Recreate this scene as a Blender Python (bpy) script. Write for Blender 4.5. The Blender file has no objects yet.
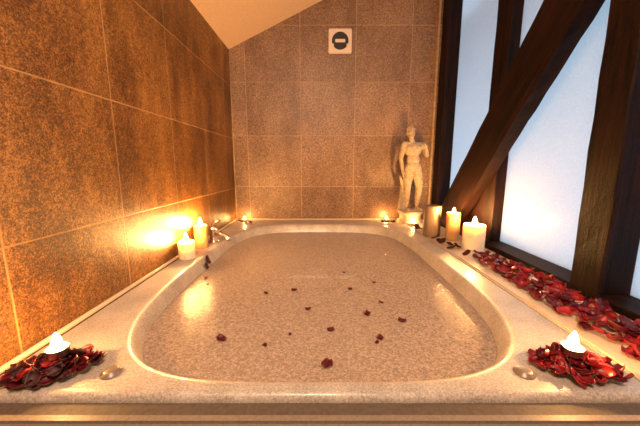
import bpy, bmesh, math, random
from mathutils import Vector, Matrix
C = bpy.context.scene.collection
S = 0.42                     # camera height above the bath rim; layout unit
CAMZ = 1.02
RIM = CAMZ - S
def P(x, y, z=-1.0): return Vector((x*S, y*S, CAMZ + z*S))
rnd = random.Random(11)
PI = math.pi

# ------------------------------------------------------------------ materials
class NT:
    def __init__(s, name):
        s.m = bpy.data.materials.new(name); s.m.use_nodes = True
        s.t = s.m.node_tree; s.t.nodes.clear()
        s.out = s.n('ShaderNodeOutputMaterial')
    def n(s, typ, **kw):
        nd = s.t.nodes.new(typ)
        for k, v in kw.items(): setattr(nd, k, v)
        return nd
    def l(s, a, b): s.t.links.new(a, b)
    def math(s, op, a, b=None, c=None):
        nd = s.n('ShaderNodeMath', operation=op)
        for i, v in enumerate((a, b, c)):
            if v is None: continue
            if isinstance(v, (int, float)): nd.inputs[i].default_value = v
            else: s.l(v, nd.inputs[i])
        return nd.outputs[0]
    def noise(s, vec, scale, detail=4, rough=.6):
        nd = s.n('ShaderNodeTexNoise'); nd.inputs['Scale'].default_value = scale
        nd.inputs['Detail'].default_value = detail; nd.inputs['Roughness'].default_value = rough
        if vec is not None: s.l(vec, nd.inputs['Vector'])
        return nd.outputs['Fac']
    def ramp(s, fac, stops):
        nd = s.n('ShaderNodeValToRGB'); e = nd.color_ramp.elements
        while len(e) < len(stops): e.new(.5)
        for i, (p, c) in enumerate(stops):
            e[i].position = p; e[i].color = (*c, 1)
        s.l(fac, nd.inputs[0]); return nd.outputs[0]
    def mix(s, fac, a, b, mode='MIX'):
        nd = s.n('ShaderNodeMix', data_type='RGBA', blend_type=mode)
        for sock, v in ((nd.inputs[0], fac), (nd.inputs[6], a), (nd.inputs[7], b)):
            if isinstance(v, (int, float)): sock.default_value = v
            elif isinstance(v, tuple): sock.default_value = (*v, 1)
            else: s.l(v, sock)
        return nd.outputs[2]
    def bsdf(s, color=None, rough=.5, **kw):
        b = s.n('ShaderNodeBsdfPrincipled')
        if isinstance(color, tuple): b.inputs['Base Color'].default_value = (*color, 1)
        elif color is not None: s.l(color, b.inputs['Base Color'])
        if isinstance(rough, (int, float)): b.inputs['Roughness'].default_value = rough
        else: s.l(rough, b.inputs['Roughness'])
        for k, v in kw.items(): b.inputs[k.replace('_', ' ')].default_value = v
        return b
    def bump(s, h, strength, dist, b):
        nd = s.n('ShaderNodeBump'); nd.inputs['Strength'].default_value = strength; nd.inputs['Distance'].default_value = dist
        s.l(h, nd.inputs['Height']); s.l(nd.outputs[0], b.inputs['Normal'])
    def end(s, sh): s.l(sh.outputs[0], s.out.inputs[0]); return s.m

def simple(name, col, rough=.5, noise_amt=0, nscale=60, **kw):
    N = NT(name)
    c = col
    if noise_amt:
        tc = N.n('ShaderNodeTexCoord')
        f = N.noise(tc.outputs['Object'], nscale, 6, .7)
        c = N.ramp(f, [(.3, tuple(v*(1-noise_amt) for v in col)), (.7, tuple(min(1, v*(1+noise_amt)) for v in col))])
    return N.end(N.bsdf(c, rough, **kw))

def tile_mat(name, ax_u, off_u, sp_u, off_z, sp_z, lo, mid, hi, grout, gw=.0042, bw=.52):
    N = NT(name)
    g = N.n('ShaderNodeNewGeometry'); pos = g.outputs['Position']
    sep = N.n('ShaderNodeSeparateXYZ'); N.l(pos, sep.inputs[0])
    masks, ids = [], []
    for sock, off, sp in ((sep.outputs[ax_u], off_u, sp_u), (sep.outputs[2], off_z, sp_z)):
        q = N.math('DIVIDE', N.math('SUBTRACT', sock, off), sp)
        fl = N.math('FLOOR', q); fr = N.math('SUBTRACT', q, fl); ids.append(fl)
        d = N.math('MULTIPLY', N.math('MINIMUM', fr, N.math('SUBTRACT', 1.0, fr)), sp)
        mr = N.n('ShaderNodeMapRange'); mr.inputs[1].default_value = gw*.35; mr.inputs[2].default_value = gw*.65
        mr.inputs[3].default_value = 1; mr.inputs[4].default_value = 0
        N.l(d, mr.inputs[0]); masks.append(mr.outputs[0])
    gm = N.math('MAXIMUM', *masks)
    cid = N.n('ShaderNodeCombineXYZ'); N.l(ids[0], cid.inputs[0]); N.l(ids[1], cid.inputs[1])
    wn = N.n('ShaderNodeTexWhiteNoise'); N.l(cid.outputs[0], wn.inputs[0])
    mp = N.n('ShaderNodeMapping'); mp.inputs['Scale'].default_value = (1, 1, .45); N.l(pos, mp.inputs[0])
    # mottling: broad clouds, streaks, fine speckle
    big = N.noise(mp.outputs[0], 7, 6, .65)
    fine = N.noise(pos, 75, 5, .85)
    speck = N.noise(pos, 260, 2, .9)
    f = N.math('ADD', N.math('MULTIPLY', big, bw), N.math('ADD', N.math('MULTIPLY', fine, 1-bw), N.math('MULTIPLY', N.math('SUBTRACT', speck, .5), .9)))
    f = N.math('ADD', f, N.math('MULTIPLY', N.math('SUBTRACT', wn.outputs[0], .5), .06))
    col = N.ramp(f, [(.34, lo), (.5, mid), (.66, hi)])
    col = N.mix(N.math('MULTIPLY', gm, N.math('MULTIPLY_ADD', big, 1.5, .08)), col, grout)
    rough = N.math('ADD', N.math('MULTIPLY', gm, .3), .42)
    b = N.bsdf(col, rough)
    h = N.math('SUBTRACT', N.math('MULTIPLY', f, .35), N.math('MULTIPLY', gm, .6))
    N.bump(h, .5, .004, b)
    return N.end(b)

def wood_mat(name, axis, lo, hi, rough=.55):
    N = NT(name); tc = N.n('ShaderNodeTexCoord')
    mp = N.n('ShaderNodeMapping'); sc = [38, 38, 38]; sc[axis] = 3.5
    mp.inputs['Scale'].default_value = sc; N.l(tc.outputs['Object'], mp.inputs[0])
    f = N.noise(mp.outputs[0], 1.0, 8, .7)
    f2 = N.noise(tc.outputs['Object'], 130, 3, .8)
    f = N.math('ADD', N.math('MULTIPLY', f, .7), N.math('MULTIPLY', f2, .3))
    b = N.bsdf(N.ramp(f, [(.40, lo), (.66, hi)]), rough, Specular_IOR_Level=.12)
    N.bump(f, .6, .006, b)
    return N.end(b)

M = {}
M['tile_left'] = tile_mat('brown_tile_left_warmlit', 1, 1.40*S, .90*S, CAMZ-.404*S, .895*S,
    (.032, .010, .002), (.165, .062, .010), (.45, .20, .046), (.46, .24, .08))  # same tile as the back wall; warm light is put into the orange tint
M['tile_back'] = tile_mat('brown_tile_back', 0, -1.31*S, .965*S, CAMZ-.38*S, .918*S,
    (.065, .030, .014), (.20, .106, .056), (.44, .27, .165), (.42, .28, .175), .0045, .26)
M['plaster'] = simple('ceiling_plaster', (.88, .64, .40), .85, .10, 90)
M['wallplain'] = simple('plain_plaster', (.55, .40, .28), .85, .08, 40)
M['floor'] = simple('floor_tile', (.30, .19, .12), .5, .2, 20)
M['wood'] = wood_mat('dark_stained_wood_upright', 2, (.0012, .0006, .0005), (.024, .0062, .0028), .6)
M['wood_y'] = wood_mat('dark_stained_wood_rail', 1, (.0012, .0006, .0005), (.024, .0062, .0028), .6)
M['sealant'] = simple('pale_sealant', (.55, .40, .27), .5)
M['seam'] = simple('dull_seam', (.40, .26, .15), .6, .4, 30)
M['ledge'] = simple('ledge_stone', (.66, .53, .40), .32, .14, 110)

def acrylic():
    N = NT('bath_acrylic'); g = N.n('ShaderNodeNewGeometry')
    f = N.noise(g.outputs['Position'], 210, 3, .9)
    f2 = N.noise(g.outputs['Position'], 12, 3, .6)
    f = N.math('ADD', N.math('MULTIPLY', f, .75), N.math('MULTIPLY', f2, .25))
    b = N.bsdf(N.ramp(f, [(.36, (.22, .175, .145)), (.64, (.62, .545, .485))]), .40)
    b.inputs['Coat Weight'].default_value = .15
    return N.end(b)
M['acrylic'] = acrylic()
M['panel'] = simple('front_panel_acrylic', (.20, .155, .12), .5, .25, 200)
M['knob'] = simple('control_knob_satin', (.30, .24, .20), .35, 0, Metallic=.6)
M['groove'] = simple('dark_groove', (.10, .07, .05), .7, .3, 120)

def water():
    N = NT('bath_water'); g = N.n('ShaderNodeNewGeometry')
    f = N.noise(g.outputs['Position'], 16, 4, .6)
    f2 = N.noise(g.outputs['Position'], 150, 3, .9)
    h = N.math('ADD', N.math('MULTIPLY', f, .7), N.math('MULTIPLY', f2, .3))
    gl = N.n('ShaderNodeBsdfGlossy'); gl.inputs['Roughness'].default_value = .20; gl.inputs['Color'].default_value = (1, 1, 1, 1)
    tr = N.n('ShaderNodeBsdfTransparent'); tr.inputs['Color'].default_value = (.93, .88, .82, 1)
    df = N.n('ShaderNodeBsdfDiffuse')
    sp = N.ramp(f2, [(.36, (.31, .22, .165)), (.64, (.86, .65, .51))]); N.l(sp, df.inputs['Color'])
    bm = N.n('ShaderNodeBump'); bm.inputs['Strength'].default_value = .3; bm.inputs['Distance'].default_value = .006
    N.l(h, bm.inputs['Height']); N.l(bm.outputs[0], gl.inputs['Normal'])
    m0 = N.n('ShaderNodeMixShader'); m0.inputs[0].default_value = .5      # soapy, slightly cloudy water
    N.l(tr.outputs[0], m0.inputs[1]); N.l(df.outputs[0], m0.inputs[2])
    fr = N.n('ShaderNodeFresnel'); fr.inputs[0].default_value = 1.13; N.l(bm.outputs[0], fr.inputs[1])
    mx = N.n('ShaderNodeMixShader'); N.l(fr.outputs[0], mx.inputs[0])
    N.l(m0.outputs[0], mx.inputs[1]); N.l(gl.outputs[0], mx.inputs[2])
    return N.end(mx)
M['water'] = water()

def frosted():
    N = NT('frosted_glass'); g = N.n('ShaderNodeNewGeometry')
    f = N.noise(g.outputs['Position'], 120, 3, .8)
    tl = N.n('ShaderNodeBsdfTranslucent'); N.l(N.ramp(f, [(.3, (.80, .84, .88)), (.7, (.95, .97, .98))]), tl.inputs[0])
    gl = N.n('ShaderNodeBsdfGlossy'); gl.inputs['Roughness'].default_value = .12
    df = N.n('ShaderNodeBsdfDiffuse'); df.inputs[0].default_value = (.75, .72, .70, 1)
    m0 = N.n('ShaderNodeMixShader'); m0.inputs[0].default_value = .14
    N.l(tl.outputs[0], m0.inputs[1]); N.l(df.outputs[0], m0.inputs[2])
    m1 = N.n('ShaderNodeMixShader'); m1.inputs[0].default_value = .05
    N.l(m0.outputs[0], m1.inputs[1]); N.l(gl.outputs[0], m1.inputs[2])
    return N.end(m1)
M['frost'] = frosted()

def waxm(name, col, sss=.35):
    N = NT(name)
    b = N.bsdf(col, .45); b.inputs['Subsurface Weight'].default_value = sss
    b.inputs['Subsurface Radius'].default_value = (1.0, .55, .25); b.inputs['Subsurface Scale'].default_value = .06
    return N.end(b)
M['wax'] = waxm('ivory_wax', (.88, .74, .55))
M['wax_shaded'] = waxm('shaded_wax', (.50, .27, .10))  # brown of a candle body in shadow, painted into the wax colour
M['wax_dull'] = waxm('unlit_wax', (.17, .11, .07), .1)
def flame_mat(name, strength):
    N = NT(name); e = N.n('ShaderNodeEmission')
    e.inputs[0].default_value = (1, .50, .15, 1); e.inputs[1].default_value = strength
    return N.end(e)
M['flame'] = flame_mat('candle_flame', 2400)
M['flame_ledge'] = flame_mat('ledge_candle_flame', 3300)
M['flame_small'] = flame_mat('tealight_flame', 850)
M['wick'] = simple('charred_wick', (.01, .008, .006), .9)
M['tin'] = simple('tealight_tin', (.75, .70, .62), .3, 0, Metallic=1.0)
M['chrome'] = simple('chrome', (.80, .74, .68), .14, 0, Metallic=1.0)
M['vent_white'] = simple('vent_plastic', (.74, .60, .48), .4)
M['vent_dark'] = simple('vent_dark', (.015, .012, .012), .6)
M['stone'] = simple('statue_stone', (.42, .31, .19), .85, .4, 60)
M['plinth'] = simple('plinth_stone', (.46, .33, .21), .8, .3, 60)
REDS = [simple('petal_crimson', (.20, .005, .009), .42, .25, 50), simple('petal_dark_red', (.085, .003, .007), .42, .25, 50),
        simple('petal_bright_red', (.32, .010, .010), .40, .25, 50)]
M['petal_black'] = simple('petal_blackish', (.038, .002, .004), .6)
M['petal_pink'] = simple('petal_pale_pink', (.78, .50, .42), .45, .1, 50)

# ------------------------------------------------------------------ mesh helpers
def obj(name, bm, mat, parent=None, smooth=False, loc=None):
    me = bpy.data.meshes.new(name)
    bmesh.ops.recalc_face_normals(bm, faces=bm.faces)
    bm.to_mesh(me); bm.free()
    for p in me.polygons: p.use_smooth = smooth
    me.materials.append(mat)
    o = bpy.data.objects.new(name, me); C.objects.link(o)
    if loc is not None: o.location = loc
    if parent: o.parent = parent
    return o
def tag(o, label, cat, group=None, kind=None):
    o['label'] = label; o['category'] = cat
    if group: o['group'] = group
    if kind: o['kind'] = kind
    return o
def thing(name, label, cat, loc, rz=0, group=None):
    o = bpy.data.objects.new(name, None); C.objects.link(o)
    o.empty_display_size = .03; o.location = loc; o.rotation_euler = (0, 0, rz)
    return tag(o, label, cat, group)
def struct(o): o['kind'] = 'structure'; return o
def box(bm, a, b, bevel=0):
    x0, y0, z0 = a; x1, y1, z1 = b
    vs = [bm.verts.new(v) for v in ((x0,y0,z0),(x1,y0,z0),(x1,y1,z0),(x0,y1,z0),(x0,y0,z1),(x1,y0,z1),(x1,y1,z1),(x0,y1,z1))]
    fs = [bm.faces.new([vs[i] for i in q]) for q in ((3,2,1,0),(4,5,6,7),(0,1,5,4),(1,2,6,5),(2,3,7,6),(3,0,4,7))]
    if bevel:
        es = list({e for f in fs for e in f.edges})
        bmesh.ops.bevel(bm, geom=es, offset=bevel, segments=2, affect='EDGES')
def lathe(bm, prof, n=32, wob=0, seed=0, mat=None):
    """prof: (r, z) from bottom to top; closed at ends with r=0"""
    r_ = random.Random(seed); ph = [r_.uniform(0, 6.28) for _ in range(4)]
    rings = []
    for r, z in prof:
        if r < 1e-6: rings.append([bm.verts.new((0, 0, z))]); continue
        ring = []
        for k in range(n):
            a = 2*PI*k/n
            d = 1 + wob*(math.sin(2*a+ph[0]) + .6*math.sin(3*a+ph[1]+z*30) + .4*math.sin(5*a+ph[2]))
            ring.append(bm.verts.new((r*d*math.cos(a), r*d*math.sin(a), z + (wob*.02*math.sin(3*a+ph[3])))))
        rings.append(ring)
    for A, B in zip(rings, rings[1:]):
        if len(A) == 1 and len(B) == 1: continue
        for k in range(n):
            k2 = (k+1) % n
            if len(A) == 1: bm.faces.new((A[0], B[k], B[k2]))
            elif len(B) == 1: bm.faces.new((A[k], A[k2], B[0]))
            else: bm.faces.new((A[k], A[k2], B[k2], B[k]))
    if mat is not None: bmesh.ops.transform(bm, matrix=mat, verts=[v for ring in rings for v in ring])
def tube(bm, pts, rads, n=14):
    pts = [Vector(p) for p in pts]; rings = []
    if not isinstance(rads, (list, tuple)): rads = [rads]*len(pts)
    up = None
    for i, p in enumerate(pts):
        t = (pts[min(i+1, len(pts)-1)] - pts[max(i-1, 0)]).normalized()
        if up is None: up = t.orthogonal().normalized()
        up = (up - t*up.dot(t)).normalized(); s = t.cross(up)
        rings.append([bm.verts.new(p + rads[i]*(math.cos(2*PI*k/n)*up + math.sin(2*PI*k/n)*s)) for k in range(n)])
    for A, B in zip(rings, rings[1:]):
        for k in range(n): bm.faces.new((A[k], A[(k+1) % n], B[(k+1) % n], B[k]))
    bm.faces.new(rings[0][::-1]); bm.faces.new(rings[-1])
def slab(name, corners, thick, mat):
    """prism: a polygon pushed along vector thick"""
    bm = bmesh.new(); a = [bm.verts.new(c) for c in corners]; b = [bm.verts.new(Vector(c)+Vector(thick)) for c in corners]
    n = len(a); bm.faces.new(a); bm.faces.new(b[::-1])
    for i in range(n): bm.faces.new((a[i], a[(i+1) % n], b[(i+1) % n], b[i]))
    return obj(name, bm, mat)

# ------------------------------------------------------------------ room shell
XL, XR, XG, YB, YN = -1.58, 2.03, 2.25, 5.40, -2.6    # layout units
ZF = -CAMZ/S
def ceil_z(x): return 1.985 + .475*(x+1.59)
XO = 2.42
struct(slab('floor', [P(XL-.3, YN-.3, ZF), P(XO, YN-.3, ZF), P(XO, YB+.3, ZF), P(XL-.3, YB+.3, ZF)], (0, 0, -.08), M['floor']))
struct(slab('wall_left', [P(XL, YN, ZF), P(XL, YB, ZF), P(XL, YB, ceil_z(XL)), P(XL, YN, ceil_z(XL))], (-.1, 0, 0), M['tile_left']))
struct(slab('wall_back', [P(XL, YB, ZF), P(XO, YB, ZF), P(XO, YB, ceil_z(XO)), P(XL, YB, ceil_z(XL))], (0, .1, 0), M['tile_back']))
struct(slab('wall_front', [P(XL, YN, ZF), P(XO, YN, ZF), P(XO, YN, ceil_z(XO)), P(XL, YN, ceil_z(XL))], (0, -.1, 0), M['wallplain']))
struct(slab('ceiling', [P(XL-.2, YN, ceil_z(XL-.2)), P(XO+1.3, YN, ceil_z(XO+1.3)), P(XO+1.3, YB, ceil_z(XO+1.3)), P(XL-.2, YB, ceil_z(XL-.2))], (0, 0, .08), M['plaster']))
# low masonry under the timber frame and the window ledge running beside the bath
struct(slab('wall_right', [P(XR+.02, YN, ZF), P(XO, YN, ZF), P(XO, YB, ZF), P(XR+.02, YB, ZF)], (0, 0, -(ZF+1.002)*S), M['wallplain']))
bm = bmesh.new(); box(bm, P(1.535, .2, -1.10), P(XR+.015, YB-.004, -.998), .006)
struct(obj('trim_1', bm, M['ledge']))
bm = bmesh.new(); box(bm, P(1.56, .22, ZF), P(XR, YB-.01, -1.104))
struct(obj('trim_2', bm, M['wallplain']))
# sealant beads along the tiled walls and corner strip
bm = bmesh.new(); tube(bm, [P(XL+.012, .3, -.99), P(XL+.012, YB-.02, -.99)], .007, 10)
struct(obj('trim_3', bm, M['sealant'], smooth=True))
bm = bmesh.new(); tube(bm, [P(XL+.03, YB-.01, -.995), P(1.50, YB-.01, -.995)], .007, 10)
struct(obj('trim_4', bm, M['sealant'], smooth=True))
bm = bmesh.new(); box(bm, P(2.015, YB-.03, -.995), P(2.045, YB-.001, ceil_z(2.0)-.02), .002)
struct(obj('trim_5', bm, M['seam']))
bm = bmesh.new(); tube(bm, [P(XL+.01, YB-.012, -.98), P(XL+.01, YB-.012, ceil_z(XL)-.02)], .0045, 8)
struct(obj('trim_9', bm, M['seam'], smooth=True))
# unseen overhang added outside to darken the tops of the window panes
struct(slab('added_eave', [P(XO+.05, YN-3, 2.3), P(XO+2.2, YN-3, 1.75), P(XO+2.2, YB+3, 1.75), P(XO+.05, YB+3, 2.3)], (0, 0, .05), M['wood_y']))

# timber frame
def beam_box(name, a, b, mat, label):
    bm = bmesh.new()
    a = Vector(a); b = Vector(b); c = (a+b)/2
    box(bm, a-c, b-c)
    # slightly waney edges
    es = [e for e in bm.edges]
    bmesh.ops.subdivide_edges(bm, edges=[e for e in es if e.calc_length() > .5], cuts=14)
    r_ = random.Random(len(label))
    for v in bm.verts: v.co += Vector((r_.uniform(-1, 1), r_.uniform(-1, 1), 0))*.002
    bmesh.ops.bevel(bm, geom=[e for e in bm.edges if abs((e.verts[0].co-e.verts[1].co).z) > .03 or e.calc_length() > .5], offset=.004, segments=1, affect='EDGES')
    return tag(obj(name, bm, mat, loc=c), label, 'beam')
ZT = 3.0
beam_box('timber_post', P(2.06, 5.10, -.94), P(2.30, 5.33, ZT), M['wood'], 'narrow dark timber post in the far corner, just right of the statue')
beam_box('timber_post', P(2.15, 3.57, -.94), P(2.315, 3.866, ZT), M['wood'], 'dark timber post crossed by the diagonal brace, behind the lit pillar candles')
beam_box('timber_post', P(2.05, 2.01, -.94), P(2.30, 2.27, ZT), M['wood'], 'thick near timber post at the right, rising from the petal covered ledge')
beam_box('timber_post', P(2.06, .35, -.94), P(2.30, .6, ZT), M['wood'], 'nearest timber post of the window wall, beside the bath front edge')
beam_box('timber_rail', P(2.045, YN+.05, -.998), P(2.32, 5.38, -.94), M['wood_y'], 'low dark timber sill rail running under the frosted windows')
beam_box('timber_rail', P(2.05, YN+.05, ZT), P(2.32, 5.38, ZT+.3), M['wood_y'], 'dark timber top plate above the frosted windows')
# diagonal brace: from the near post (high) down to the foot of the far post
def brace():
    y0, z0, sl = 2.85, 1.46, -1.125
    def up(y): return z0 + sl*(y-y0)
    vg = .74
    ya, yb = 2.275, 5.09
    prof = [(ya, up(ya)), (yb, max(up(yb), -.93)), ]
    ylow = y0 + (-.93+vg-z0)/sl      # where the lower edge meets the rail
    pts = [(ya, up(ya)), (min(yb, y0+(-.93-z0)/sl), -.93), (ylow, -.93), (ya, up(ya)-vg)]
    bm = bmesh.new(); n = 20
    def lerp(p, q, t): return (p[0]+(q[0]-p[0])*t, p[1]+(q[1]-p[1])*t)
    rows = []
    r_ = random.Random(5)
    for i in range(n+1):
        t = i/n; u_ = lerp(pts[0], pts[1], t); l_ = lerp(pts[3], pts[2], t)
        j = [r_.uniform(-.009, .009) for _ in range(4)] if 0 < i < n else [0]*4
        rows.append([P(1.99, u_[0], u_[1]+j[0]), P(2.14, u_[0], u_[1]+j[1]), P(2.14, l_[0], l_[1]+j[2]), P(1.99, l_[0], l_[1]+j[3])])
    c = sum((v for r in rows for v in r), Vector())/(4*(n+1))
    R = Matrix.Rotation(-math.atan2(sl, 1), 3, 'X')
    V = [[bm.verts.new(R @ (v-c)) for v in r] for r in rows]
    for a, b in zip(V, V[1:]):
        for k in range(4): bm.faces.new((a[k], a[(k+1) % 4], b[(k+1) % 4], b[k]))
    bm.faces.new(V[0]); bm.faces.new(V[-1][::-1])
    o = obj('timber_brace', bm, M['wood_y'], loc=c)
    o.rotation_euler = (math.atan2(sl, 1), 0, 0)
    return tag(o, 'dark diagonal timber brace slanting across the window wall, down to the candles', 'beam')
brace()

# frosted windows between the posts (outside plane)
def pane(name, y0, y1, z0, z1):
    bm = bmesh.new(); box(bm, P(XG+.025, y0, z0), P(XG+.037, y1, z1))
    return struct(obj(name, bm, M['frost']))
pane('window_1', 3.871, 5.095, -.935, ZT-.005)
pane('window_2', 2.275, 3.565, -.935, ZT-.005)
pane('window_3', .605, 2.005, -.935, ZT-.005)
# solid wall part nearer than the last post
struct(slab('trim_7', [P(2.12, YN, -.935), P(2.12, .345, -.935), P(2.12, .345, ZT-.005), P(2.12, YN, ZT-.005)], (.06, 0, 0), M['wallplain']))
struct(slab('trim_8', [P(2.1, YN, ZT+.305), P(2.1, YB, ZT+.305), P(2.1, YB, ceil_z(2.1)-.01), P(2.1, YN, ceil_z(2.1)-.01)], (.09, 0, 0), M['wallplain']))
# boarded infill below the brace, beside the middle post
tag(slab('infill_board', [P(2.16, 3.875, -.935), P(2.16, 4.75, -.935), P(2.16, 3.875, .0)], (.02, 0, 0), M['wood_y']),
    'small triangular wooden board under the foot of the diagonal brace', 'board')

# ------------------------------------------------------------------ the bath
AX, BY, CY, NE = 1.30, 1.85, 3.07, 4.0
def oval_r(th):
    return (abs(math.cos(th)/AX)**NE + abs(math.sin(th)/BY)**NE)**(-1/NE)
X0, X1, Y0, Y1 = -1.565, 1.525, 1.135, 5.385
def rect_r(th, ins=0):
    c, s = math.cos(th), math.sin(th); t = 1e9
    if c > 1e-9: t = min(t, (X1-ins)/c)
    if c < -1e-9: t = min(t, (X0+ins)/c)
    if s > 1e-9: t = min(t, (Y1-ins-CY)/s)
    if s < -1e-9: t = min(t, (Y0+ins-CY)/s)
    return t
angs = sorted([2*PI*k/144 for k in range(144)] + [math.atan2(y-CY, x) % (2*PI) for x in (X0, X1) for y in (Y0, Y1)])
WZ = -1.12
bath = thing('bathtub', 'wide cream whirlpool bath filled with water, built in between tiled wall and window ledge', 'bathtub', P(0, CY, ZF))
def bath_shell():
    bm = bmesh.new(); o = P(0, CY, ZF)
    def ring(fn, z): return [bm.verts.new(P(fn(t)*math.cos(t), CY+fn(t)*math.sin(t), z)-o) for t in angs]
    R = [ring(lambda t: rect_r(t), -1.6), ring(lambda t: rect_r(t), -1.03), ring(lambda t: rect_r(t, .006), -1.012), ring(lambda t: rect_r(t, .022), -1.001), ring(lambda t: rect_r(t, .04), -1.0)]
    for k in (.35, .7, .92): R.append(ring(lambda t: rect_r(t, .04)*(1-k)+oval_r(t)*1.02*k, -1.0))
    for s, z in ((1.012, -.998), (1.0, -1.005), (.990, -1.02), (.982, -1.05), (.972, -1.09), (.965, WZ), (.930, -1.4), (.91, -1.7), (.87, -1.9), (.80, -2.02), (.68, -2.07), (.4, -2.08), (.12, -2.09)):
        R.append(ring(lambda t: oval_r(t)*s, z))
    for A, B in zip(R, R[1:]):
        n = len(A)
        for k in range(n): bm.faces.new((A[k], A[(k+1) % n], B[(k+1) % n], B[k]))
    bm.faces.new(R[-1])
    return obj('bath_shell', bm, M['acrylic'], bath, smooth=True)
bath_shell()
o = P(0, CY, ZF)
bm = bmesh.new(); box(bm, P(-1.565, 1.00, ZF)-o, P(1.525, 1.055, -1.008)-o, .006)
obj('front_panel', bm, M['panel'], bath)
bm = bmesh.new(); box(bm, P(-1.56, 1.057, -1.5)-o, P(1.52, 1.131, -1.035)-o)
obj('recessed_joint', bm, M['groove'], bath)
def knob(x, y):
    bm = bmesh.new(); lathe(bm, [(0, 0), (.020, 0), (.020, .002), (.015, .004), (.0145, .007), (.012, .0085), (0, .009)], 28)
    k = obj('control_knob', bm, M['knob'], bath, smooth=True, loc=P(x, y, -1.0)-o); k['label'] = 'low round control knob'
knob(1.00, 1.275); knob(-1.02, 1.275)
# whirlpool jets low on the inner walls, under water
for sx, y in ((-1, 2.3), (-1, 3.4), (1, 2.3), (1, 3.4)):
    bm = bmesh.new(); lathe(bm, [(0, 0), (.030, 0), (.030, .006), (.020, .010), (.012, .004), (0, .004)], 24, mat=Matrix.Rotation(-sx*PI/2, 4, 'Y'))
    j = obj('water_jet', bm, M['chrome'], bath, smooth=True, loc=P(sx*(AX*.945-.008), y, -1.42)-o); j['label'] = 'round whirlpool jet'
# water
bm = bmesh.new()
c0 = bm.verts.new(P(0, CY, WZ))
prev = None; rings = []
for s in (.25, .5, .75, .9, .964):
    rings.append([bm.verts.new(P(oval_r(t)*s*math.cos(t), CY+oval_r(t)*s*math.sin(t), WZ)) for t in angs])
n = len(angs)
for k in range(n): bm.faces.new((c0, rings[0][k], rings[0][(k+1) % n]))
for A, B in zip(rings, rings[1:]):
    for k in range(n): bm.faces.new((A[k], B[k], B[(k+1) % n], A[(k+1) % n]))
tag(obj('bath_water', bm, M['water'], smooth=True), 'calm soapy bath water with petals floating on it', 'water', kind='stuff')

# ------------------------------------------------------------------ bath tap on the left rim
TP = P(-1.40, 3.72, -1.0)
tap = thing('bath_tap', 'chrome deck mounted bath tap on the left rim beside the lit candles', 'tap', TP, 0)
bm = bmesh.new(); lathe(bm, [(0, 0), (.030, 0), (.030, .006), (.021, .010), (.019, .012), (.019, .062), (.022, .066), (.022, .085), (.016, .092), (0, .093)], 28)
obj('tap_body', bm, M['chrome'], tap, smooth=True)
bm = bmesh.new(); tube(bm, [(.010, -.004, .050), (.040, -.012, .054), (.070, -.022, .048), (.090, -.028, .032), (.094, -.030, .018)], [.012, .012, .011, .011, .012])
obj('spout', bm, M['chrome'], tap, smooth=True)
bm = bmesh.new(); tube(bm, [(0, 0, .088), (-.004, .004, .104), (.012, -.006, .118), (.046, -.022, .132)], [.008, .008, .007, .006])
obj('lever', bm, M['chrome'], tap, smooth=True)

# ------------------------------------------------------------------ candles
def flame_bm(h, r, z):
    bm = bmesh.new()
    lathe(bm, [(0, z), (r*.70, z+h*.06), (r*1.08, z+h*.20), (r*1.12, z+h*.36), (r*.92, z+h*.56), (r*.58, z+h*.76), (r*.26, z+h*.92), (0, z+h)], 14)
    return bm
def pillar(loc, r, h, label, mat='wax', lit=True, fl=1.0, wob=.006, seed=0, well=.012, fm='flame'):
    t = thing('pillar_candle', label, 'candle', loc)
    bm = bmesh.new()
    lathe(bm, [(0, 0), (r*.97, 0), (r, .004), (r*1.0, h*.5), (r*.995, h-.006), (r*.96, h), (r*.86, h-.002), (r*.72, h-well*.7), (r*.4, h-well), (0, h-well)], 36, wob, seed)
    obj('wax', bm, M[mat], t, smooth=True)
    bm = bmesh.new(); tube(bm, [(0, 0, h-well-.002), (.0008, 0, h-well+.006), (.002, .0005, h-well+.013)], .0014, 8)
    obj('wick', bm, M['wick'], t, smooth=True)
    if lit:
        obj('flame', flame_bm(.036*fl, .0075*fl, h-well+.009), M[fm], t, smooth=True)
    return t
pillar(P(-1.46, 3.07), .036, .080, 'short lit ivory pillar candle on the left rim, nearest against the tiled wall', seed=1, fl=1.15)
pillar(P(-1.475, 3.50), .033, .118, 'taller lit candle with shadow-toned wax on the left rim, just behind the short ivory one', 'wax_shaded', seed=2, fl=1.1)
pillar(P(1.86, 3.42, -.998), .052, .128, 'thick glowing ivory pillar candle on the window ledge, in front of the middle post', seed=3, fl=1.2, fm='flame_ledge')
pillar(P(1.805, 3.86, -.998), .037, .158, 'slender lit candle with shadow-toned wax on the ledge behind the thick ivory pillar', 'wax_shaded', seed=4, fl=.9, fm='flame_ledge')
pillar(P(1.62, 4.12, -.998), .050, .185, 'tall dull unlit pillar candle on the ledge between statue and lit candles', 'wax_dull', lit=False, seed=5)

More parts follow.
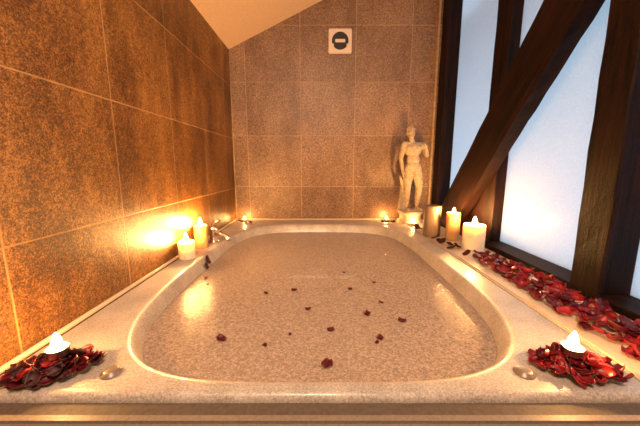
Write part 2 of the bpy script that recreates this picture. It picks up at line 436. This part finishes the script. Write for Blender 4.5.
def tealight(loc, label, group=None, fl=1.0, lift=0):
    t = thing('tealight', label, 'candle', loc)
    bm = bmesh.new(); lathe(bm, [(0, 0), (.0185, 0), (.019, .001), (.0192, .0155), (.0200, .0165), (.0194, .0165), (.0186, .015), (.0184, .012), (0, .012)], 28)
    obj('tin_cup', bm, M['tin'], t, smooth=True)
    bm = bmesh.new(); lathe(bm, [(0, .0121), (.018, .0121), (.0183, .0135), (.015, .0130), (0, .0128)], 28)
    obj('wax', bm, M['wax'], t, smooth=True)
    bm = bmesh.new(); tube(bm, [(0, 0, .0128), (.0005, 0, .0165), (.0012, 0, .020)], .001, 8)
    obj('wick', bm, M['wick'], t)
    obj('flame', flame_bm(.026*fl, .0065*fl, .0175), M['flame_small'], t, smooth=True)
    return t
HL, HR = (-1.30, 1.275), (1.255, 1.285)
tealight(P(HL[0]+.015, HL[1]+.02, -.915), 'lit tealight nested in the petal heap at the front left corner of the bath', fl=1.25)
tealight(P(HR[0]-.01, HR[1]+.02, -.915), 'lit tealight nested in the petal heap at the front right corner of the bath', fl=1.25)
tealight(P(-1.38, 5.22), 'lit tealight in the far left corner of the bath rim against the back wall', fl=.75)
tealight(P(1.22, 5.24), 'lit tealight on the back rim of the bath, left of the statue', fl=.85)
tealight(P(1.60, 4.86, -.998), 'lit tealight standing directly in front of the statue plinth', fl=.85)

# ------------------------------------------------------------------ extractor vent on the back wall
vt = thing('extractor_vent', 'small square cream extractor vent high on the back tiled wall', 'vent', P(.345, YB, 2.11))
def rotx(b): bmesh.ops.rotate(b, verts=b.verts, cent=(0, 0, 0), matrix=Matrix.Rotation(PI/2, 3, 'X'))
hs = .083
bm = bmesh.new(); box(bm, (-hs, -.018, -hs), (hs, 0, hs), .005); obj('cover_plate', bm, M['vent_white'], vt)
bm = bmesh.new(); lathe(bm, [(0, .0181), (.058, .0181), (.060, .0200), (.056, .0205), (0, .0203)], 40); rotx(bm)
g_ = obj('fan_opening', bm, M['vent_dark'], vt); g_['label'] = 'round dark fan opening'
bm = bmesh.new(); box(bm, (-.036, -.026, -.012), (.036, -.0207, .010), .003); obj('louvre', bm, M['vent_white'], vt)
for s in (-1, 1):
    bm = bmesh.new(); box(bm, (s*.056-.010, -.0245, -.042), (s*.056+.010, -.0207, -.020), .003); obj('louvre', bm, M['vent_white'], vt)

# ------------------------------------------------------------------ statue
def statue():
    H = .60
    t = thing('statue', 'pale stone classical nude figure statue on a plinth in the far right corner', 'statue', P(1.62, 5.14, -.998), math.radians(8))
    bm = bmesh.new()
    ph = .088
    def ball(c, r, q=None):
        m = Matrix.Translation(Vector(c)*H) @ (q.to_4x4() if q else Matrix.Identity(4)) @ Matrix.Diagonal((r[0]*H, r[1]*H, r[2]*H, 1))
        bmesh.ops.create_icosphere(bm, subdivisions=3, radius=1, matrix=m)
    def limb(a, b, r0, r1, mid=None):
        a, b = Vector(a), Vector(b); n = max(6, int((b-a).length/.012))
        for i in range(n+1):
            t_ = i/n; r = r0+(r1-r0)*t_
            if mid: r += mid*math.sin(PI*t_)
            bmesh.ops.create_icosphere(bm, subdivisions=2, radius=r*H, matrix=Matrix.Translation((a+(b-a)*t_)*H))
    # trunk in a leaning stance
    ball((.005, 0, .535), (.098, .072, .068)); ball((.0, -.004, .62), (.080, .058, .085)); ball((-.008, 0, .74), (.108, .072, .092))
    ball((-.055, -.040, .755), (.050, .036, .038)); ball((.038, -.040, .752), (.050, .036, .038))      # chest
    ball((-.035, .045, .52), (.055, .045, .055)); ball((.05, .045, .52), (.055, .045, .055))
    limb((-.118, .0, .805), (.108, .0, .795), .036, .036)
    limb((-.015, .005, .82), (-.040, -.005, .885), .036, .030)
    # head turned and tipped to one side
    ball((-.046, -.010, .935), (.047, .056, .064)); ball((-.046, -.030, .905), (.034, .034, .034))
    ball((-.052, -.066, .925), (.009, .013, .016)); ball((-.052, -.058, .896), (.016, .010, .006))     # nose, lips
    for s in (-1, 1): ball((-.050+s*.020, -.056, .941), (.012, .009, .007))
    for s in (-1, 1): ball((-.046+s*.047, -.004, .928), (.008, .013, .019))
    r_ = random.Random(3)
    for k in range(26):                                                                                # curls of hair
        a = r_.uniform(0, 2*PI); e = r_.uniform(.15, 1.45)
        d = Vector((math.cos(a)*math.cos(e), math.sin(a)*math.cos(e), math.sin(e)))
        if d.y < -.55 and d.z < .6: continue
        ball((-.046+d.x*.048, -.006+d.y*.056, .945+d.z*.056), (.017, .017, .015))
    # standing leg, relaxed leg
    limb((-.050, 0, .50), (-.058, -.012, .285), .064, .042, .004); limb((-.058, -.012, .285), (-.060, .012, .045), .041, .022, .009)
    ball((-.058, -.034, .285), (.026, .018, .030)); limb((-.060, .016, .022), (-.068, -.085, .014), .022, .015)
    limb((.052, 0, .50), (.074, -.048, .29), .064, .042, .004); limb((.074, -.048, .29), (.088, .018, .05), .041, .022, .009)
    ball((.075, -.070, .29), (.026, .018, .030)); limb((.088, .024, .024), (.104, -.070, .014), .022, .015)
    for fx, fy in ((-.068, -.085), (.104, -.070)):
        for k in range(5): ball((fx-.016+k*.008, fy-.012+abs(k-1)*.003, .010), (.005, .010, .007))
    # arm hanging beside the thigh
    limb((-.122, .0, .80), (-.150, .012, .645), .036, .028, .003); limb((-.150, .012, .645), (-.146, -.030, .505), .028, .018, .003)
    ball((-.143, -.040, .475), (.014, .022, .032))
    for k, (dy, L) in enumerate(((-.018, .040), (-.008, .048), (.003, .046), (.013, .036))):
        limb((-.143, -.042+dy, .452), (-.138, -.046+dy, .452-L), .0072, .0055)
    limb((-.138, -.060, .480), (-.130, -.074, .446), .0078, .006)
    # arm bent across to the shoulder
    limb((.118, .0, .795), (.178, .006, .675), .036, .028, .003); limb((.178, .006, .675), (.128, -.070, .748), .028, .019, .003)
    ball((.112, -.086, .768), (.026, .014, .022))
    for k in range(4):
        limb((.100-k*.002, -.088, .782-k*.012), (.066-k*.003+abs(k-1)*.004, -.078, .800-k*.012), .0072, .0055)
    limb((.118, -.092, .784), (.098, -.092, .806), .0078, .006)
    # tree stump support and drape at the standing leg
    limb((-.112, .035, .0), (-.098, .040, .30), .042, .030); limb((-.10, .04, .30), (-.145, .02, .42), .028, .014)
    ball((-.01, .0, .0), (.16, .11, .012))
    me = bpy.data.meshes.new('tmp'); bm.to_mesh(me); bm.free()
    tmp = bpy.data.objects.new('tmp', me); C.objects.link(tmp)
    md = tmp.modifiers.new('r', 'REMESH'); md.mode = 'VOXEL'; md.voxel_size = .0030
    sm = tmp.modifiers.new('s', 'SMOOTH'); sm.factor = .5; sm.iterations = 2
    dg = bpy.context.evaluated_depsgraph_get()
    fin = bpy.data.meshes.new_from_object(tmp.evaluated_get(dg))
    bpy.data.objects.remove(tmp); bpy.data.meshes.remove(me)
    for p in fin.polygons: p.use_smooth = True
    fin.materials.clear(); fin.materials.append(M['stone'])
    f = bpy.data.objects.new('figure', fin); C.objects.link(f); f.parent = t; f.location = (0, 0, ph+.004)
    bm = bmesh.new(); lathe(bm, [(0, 0), (.094, 0), (.094, .018), (.082, .026), (.078, .034), (.078, .062), (.084, .070), (.090, .074), (.090, ph), (0, ph)], 28)
    p = obj('plinth', bm, M['plinth'], t)
    return t
statue()

# ------------------------------------------------------------------ rose petals
def petal_mesh(name, L, W, cup, curl, seed, mat):
    r_ = random.Random(seed); bm = bmesh.new(); nu, nv = 6, 6; top = []; 
    ph = r_.uniform(0, 6)
    def pt(i, j):
        u = i/nu; v = j/nv*2-1
        w = W*.5*(math.sin(PI*min(1, .12+u*.80))**.7)*(1-.25*(1-u))
        x = (u-.5)*L + .12*L*(-(v*v))*(u**2)
        y = v*w
        z = cup*(v*v)*.8 + cup*((u-.45)**2)*2.4 + curl*max(0, u-.72)*1.2 + .0010*math.sin(5*v+ph)*u
        return Vector((x, y, z))
    up = [[bm.verts.new(pt(i, j)) for j in range(nv+1)] for i in range(nu+1)]
    dn = [[bm.verts.new(pt(i, j)-Vector((0, 0, .0009))) for j in range(nv+1)] for i in range(nu+1)]
    for i in range(nu):
        for j in range(nv):
            bm.faces.new((up[i][j], up[i+1][j], up[i+1][j+1], up[i][j+1])); bm.faces.new((dn[i][j], dn[i][j+1], dn[i+1][j+1], dn[i+1][j]))
    for i in range(nu):
        bm.faces.new((up[i][0], dn[i][0], dn[i+1][0], up[i+1][0])); bm.faces.new((up[i][nv], up[i+1][nv], dn[i+1][nv], dn[i][nv]))
    for j in range(nv):
        bm.faces.new((up[0][j], up[0][j+1], dn[0][j+1], dn[0][j])); bm.faces.new((up[nu][j], dn[nu][j], dn[nu][j+1], up[nu][j+1]))
    zmin = min(v.co.z for v in bm.verts)
    for v in bm.verts: v.co.z -= zmin
    bmesh.ops.recalc_face_normals(bm, faces=bm.faces)
    me = bpy.data.meshes.new(name); bm.to_mesh(me); bm.free()
    for p in me.polygons: p.use_smooth = True
    me.materials.append(mat); return me
SHAPES = [(.040, .036, .007, .006), (.034, .034, .010, -.006), (.045, .034, .006, .010), (.032, .028, .009, .004)]
PM = [[petal_mesh('rose_petal', *s, seed=i, mat=m) for i, s in enumerate(SHAPES)] for m in REDS]
PB = [petal_mesh('rose_petal', *s, seed=i+9, mat=M['petal_black']) for i, s in enumerate(SHAPES)]
PP = [petal_mesh('rose_petal', *s, seed=i+5, mat=M['petal_pink']) for i, s in enumerate(SHAPES)]
protos = {}
def petal(me, loc, rot, label, group, sc=1.0):
    if me.name not in protos:
        o = bpy.data.objects.new('rose_petal', me); protos[me.name] = o
    else:
        o = protos[me.name].copy()
    C.objects.link(o); o.location = loc; o.rotation_euler = rot; o.scale = (sc,)*3
    return tag(o, label, 'petal', group)
def red(w=(.5, .3, .2)):
    return rnd.choice(PM[rnd.choices((0, 1, 2), w)[0]])
def lay(me, x, y, z, tilt, label, group, sc=1.0, extra=0):
    a, b = rnd.gauss(0, tilt), rnd.gauss(0, tilt)
    lift = .014*sc*(abs(math.sin(a))+abs(math.sin(b)))
    p = P(x, y, z); p.z += .0005 + lift + extra
    return petal(me, p, (a, b, rnd.uniform(0, 6.28)), label, group, sc)
# the strip on the window ledge
cells = []
yy = 1.30
k = 0
while yy < 3.14:
    for i in range(5):
        x = 1.635 + (i+.5)/5*.355 + rnd.uniform(-.035, .035); y = yy + rnd.uniform(-.03, .03)
        if y > 2.85 and x > 1.9: continue
        cells.append((x, y))
    yy += .0600
for k, (x, y) in enumerate(cells):
    if rnd.random() < .07: continue
    lay(red((.52, .33, .15)), x, y, -.998, .26, 'dark red rose petal lying in the dense strip along the window ledge', 'petals strewn along the window ledge', rnd.uniform(.95, 1.3), extra=.005*(k % 2))
for x, y in ((1.78, 2.95), (1.86, 2.78), (1.72, 2.55), (1.80, 2.32), (1.74, 2.1), (1.85, 1.95)):
    lay(rnd.choice(PP), x, y, -.998, .2, 'pale pink petal among the dark red petals on the window ledge', 'pale petals on the window ledge', .8, extra=.009)
# heaps round the front tealights
for (cx, cy), label, group in ((HL, 'dark red rose petal in the heap around the front left tealight', 'petals round the front left tealight'),
                               (HR, 'crimson rose petal in the heap around the front right tealight', 'petals round the front right tealight')):
    left = cx < 0; n = 50
    for k in range(n):
        a = k*2.39996; rr = .17*math.sqrt((k+.5)/n)
        if rr < .040: continue
        ang = .5 if left else -.35
        ux, uy = rr*math.cos(a)*1.12, rr*math.sin(a)*.62
        x = cx + ux*math.cos(ang)-uy*math.sin(ang); y = cy + ux*math.sin(ang)+uy*math.cos(ang)
        x = min(max(x, XL+.07), 1.46); y = max(y, 1.155)
        h = max(0, 1-rr/.17)*.030
        w = (.14, .84, .02) if left else (.50, .38, .12)
        lay(rnd.choice(PB) if left and rnd.random() < .3 else red(w), x, y, -1.0, .42, label, group, rnd.uniform(.72, .95), extra=h)
    # petals under the tealight
    for k in range(6):
        a = k*1.05; lay(red(), cx+.05*math.cos(a), cy+.015+.05*math.sin(a), -1.0, .08, label, group, .9, extra=.002+.0045*k)
# floating petals
def px_to_plane(u, v, z):
    f = 290.0; a = (u-320)/f; b = -(v-213)/f; p = math.atan2(47, f)
    dy = math.cos(p)+b*math.sin(p); dz = -math.sin(p)+b*math.cos(p); t = z/dz
    return a*t, dy*t
FL = [(327, 366, 1.25, 'floating rose petal nearest the front rim of the bath'), (221, 340, 1.1, 'floating rose petal furthest to the left front of the bath'),
      (265, 346, .6, 'faint small petal floating between the left front petal and the nearest one'), (266, 294, .9, 'leftmost of the pair of petals floating at mid bath on the left'),
      (294, 291, .9, 'right one of the pair of petals floating at mid bath on the left'), (308, 310, .9, 'single petal floating at the very centre of the bath'),
      (331, 331, .9, 'petal floating between the centre petal and the nearest petal'), (367, 315, 1.1, 'larger petal floating right of centre'),
      (402, 322, 1.1, 'rightmost floating petal of the bath'), (380, 339, .9, 'petal floating at the right front of the bath'),
      (350, 290, 1.0, 'petal floating right of centre in the middle row'), (344, 273, .7, 'farthest petal floating toward the back wall'),
      (374, 283, .7, 'small petal floating far back on the right'), (381, 303, .6, 'small petal floating in front of the far right one'),
      (290, 335, .5, 'tiny petal floating left of the bath centre line'), (377, 343, .5, 'tiny petal beside the right front petal'),
      (206, 279, .75, 'small floating petal at the left bath wall below the two clinging dark petals'), (208, 285, .5, 'tiny floating petal near the left bath wall, in line below the clinging dark petals')]
for u, v, sc, label in FL:
    x, y = px_to_plane(u, v, WZ)
    petal(rnd.choice(PM[1]), P(x, y, WZ)+Vector((0, 0, .0008)), (rnd.uniform(-.08, .08), rnd.uniform(-.08, .08), rnd.uniform(0, 6.28)), label, 'petals floating on the water', sc*.72)
# dark petals clinging to the wet inner wall below the tap
for y, z, sc, k, label in ((3.13, -1.045, 1.1, 0, 'blackish petal clinging upright to the inner bath wall below the tap, upper of two'),
                        (3.05, -1.088, .9, 1, 'blackish petal clinging to the inner bath wall just above the water, lower of two')):
    prof = ((1.0, -1.005), (.990, -1.02), (.982, -1.05), (.972, -1.09), (.965, WZ))
    for (s0, z0), (s1, z1) in zip(prof, prof[1:]):
        if z0 >= z >= z1: sw = s0+(s1-s0)*(z0-z)/(z0-z1)
    petal(PB[k], P(-AX*sw, y, z)+Vector((.002, 0, 0)), (0, PI/2-.28, 0), label, None, sc)
# dark petals by the candles on the ledge and the back rim
for x, y, z in ((1.62, 3.50, -.998), (1.66, 3.42, -.998), (1.58, 3.62, -.998), (1.60, 3.40, -.998), (1.58, 3.85, -.998), (1.66, 3.82, -.998), (1.64, 3.58, -.998), (1.59, 3.74, -.998)):
    lay(rnd.choice(PB), x, y, z, .35, 'blackish withered petal lying in front of the ledge pillar candles', 'dark petals by the ledge candles', 1.1)
for x, y in ((1.54, 4.55), (1.56, 4.42), (1.52, 4.48), (1.57, 4.6)):
    lay(rnd.choice(PM[1]), x, y, -.998, .3, 'dark petal on the rim between the statue tealight and the unlit candle', 'dark petals near the statue', 1.1, extra=.004)
for x in (1.12, 1.20, 1.30):
    lay(rnd.choice(PB), x, 5.08+rnd.uniform(-.02, .02), -1.0, .15, 'dark petal under the back rim tealight left of the statue', 'petals by the back rim tealight', 1.0)
for x in (-1.42, -1.33, -1.24):
    lay(rnd.choice(PB), x, 5.08+rnd.uniform(-.02, .02), -1.0, .15, 'dark petal in front of the far left corner tealight', 'petals by the far corner tealight', 1.0)

# ------------------------------------------------------------------ light
def area(name, loc, target, size, power, col):
    L = bpy.data.lights.new(name, 'AREA'); L.shape = 'SQUARE'; L.size = size; L.energy = power; L.color = col
    o = bpy.data.objects.new(name, L); C.objects.link(o); o.location = loc
    o.rotation_euler = (Vector(target)-Vector(loc)).to_track_quat('-Z', 'Y').to_euler(); return o
area('ceiling_lamp', (-.05, -.25, 1.98), (-.1, 1.2, .8), .35, 32, (1, .74, .50))
W = bpy.data.worlds.new('overcast_sky'); bpy.context.scene.world = W; W.use_nodes = True
bg = W.node_tree.nodes['Background']; bg.inputs[0].default_value = (.58, .79, 1, 1); bg.inputs[1].default_value = 1.6

# ------------------------------------------------------------------ camera
cam = bpy.data.cameras.new('camera'); cam.sensor_width = 36; cam.lens = 290/640*36; cam.clip_start = .01
co = bpy.data.objects.new('camera', cam); C.objects.link(co)
co.location = (5/290*0, 0, CAMZ); co.rotation_euler = (PI/2 - math.atan2(47, 290), 0, 0)
cam.shift_x = -5/640*0
sc = bpy.context.scene; sc.camera = co
sc.view_settings.view_transform = 'Standard'; sc.view_settings.look = 'None'; sc.view_settings.exposure = 0
sc.cycles.max_bounces = 8; sc.cycles.sample_clamp_indirect = 4
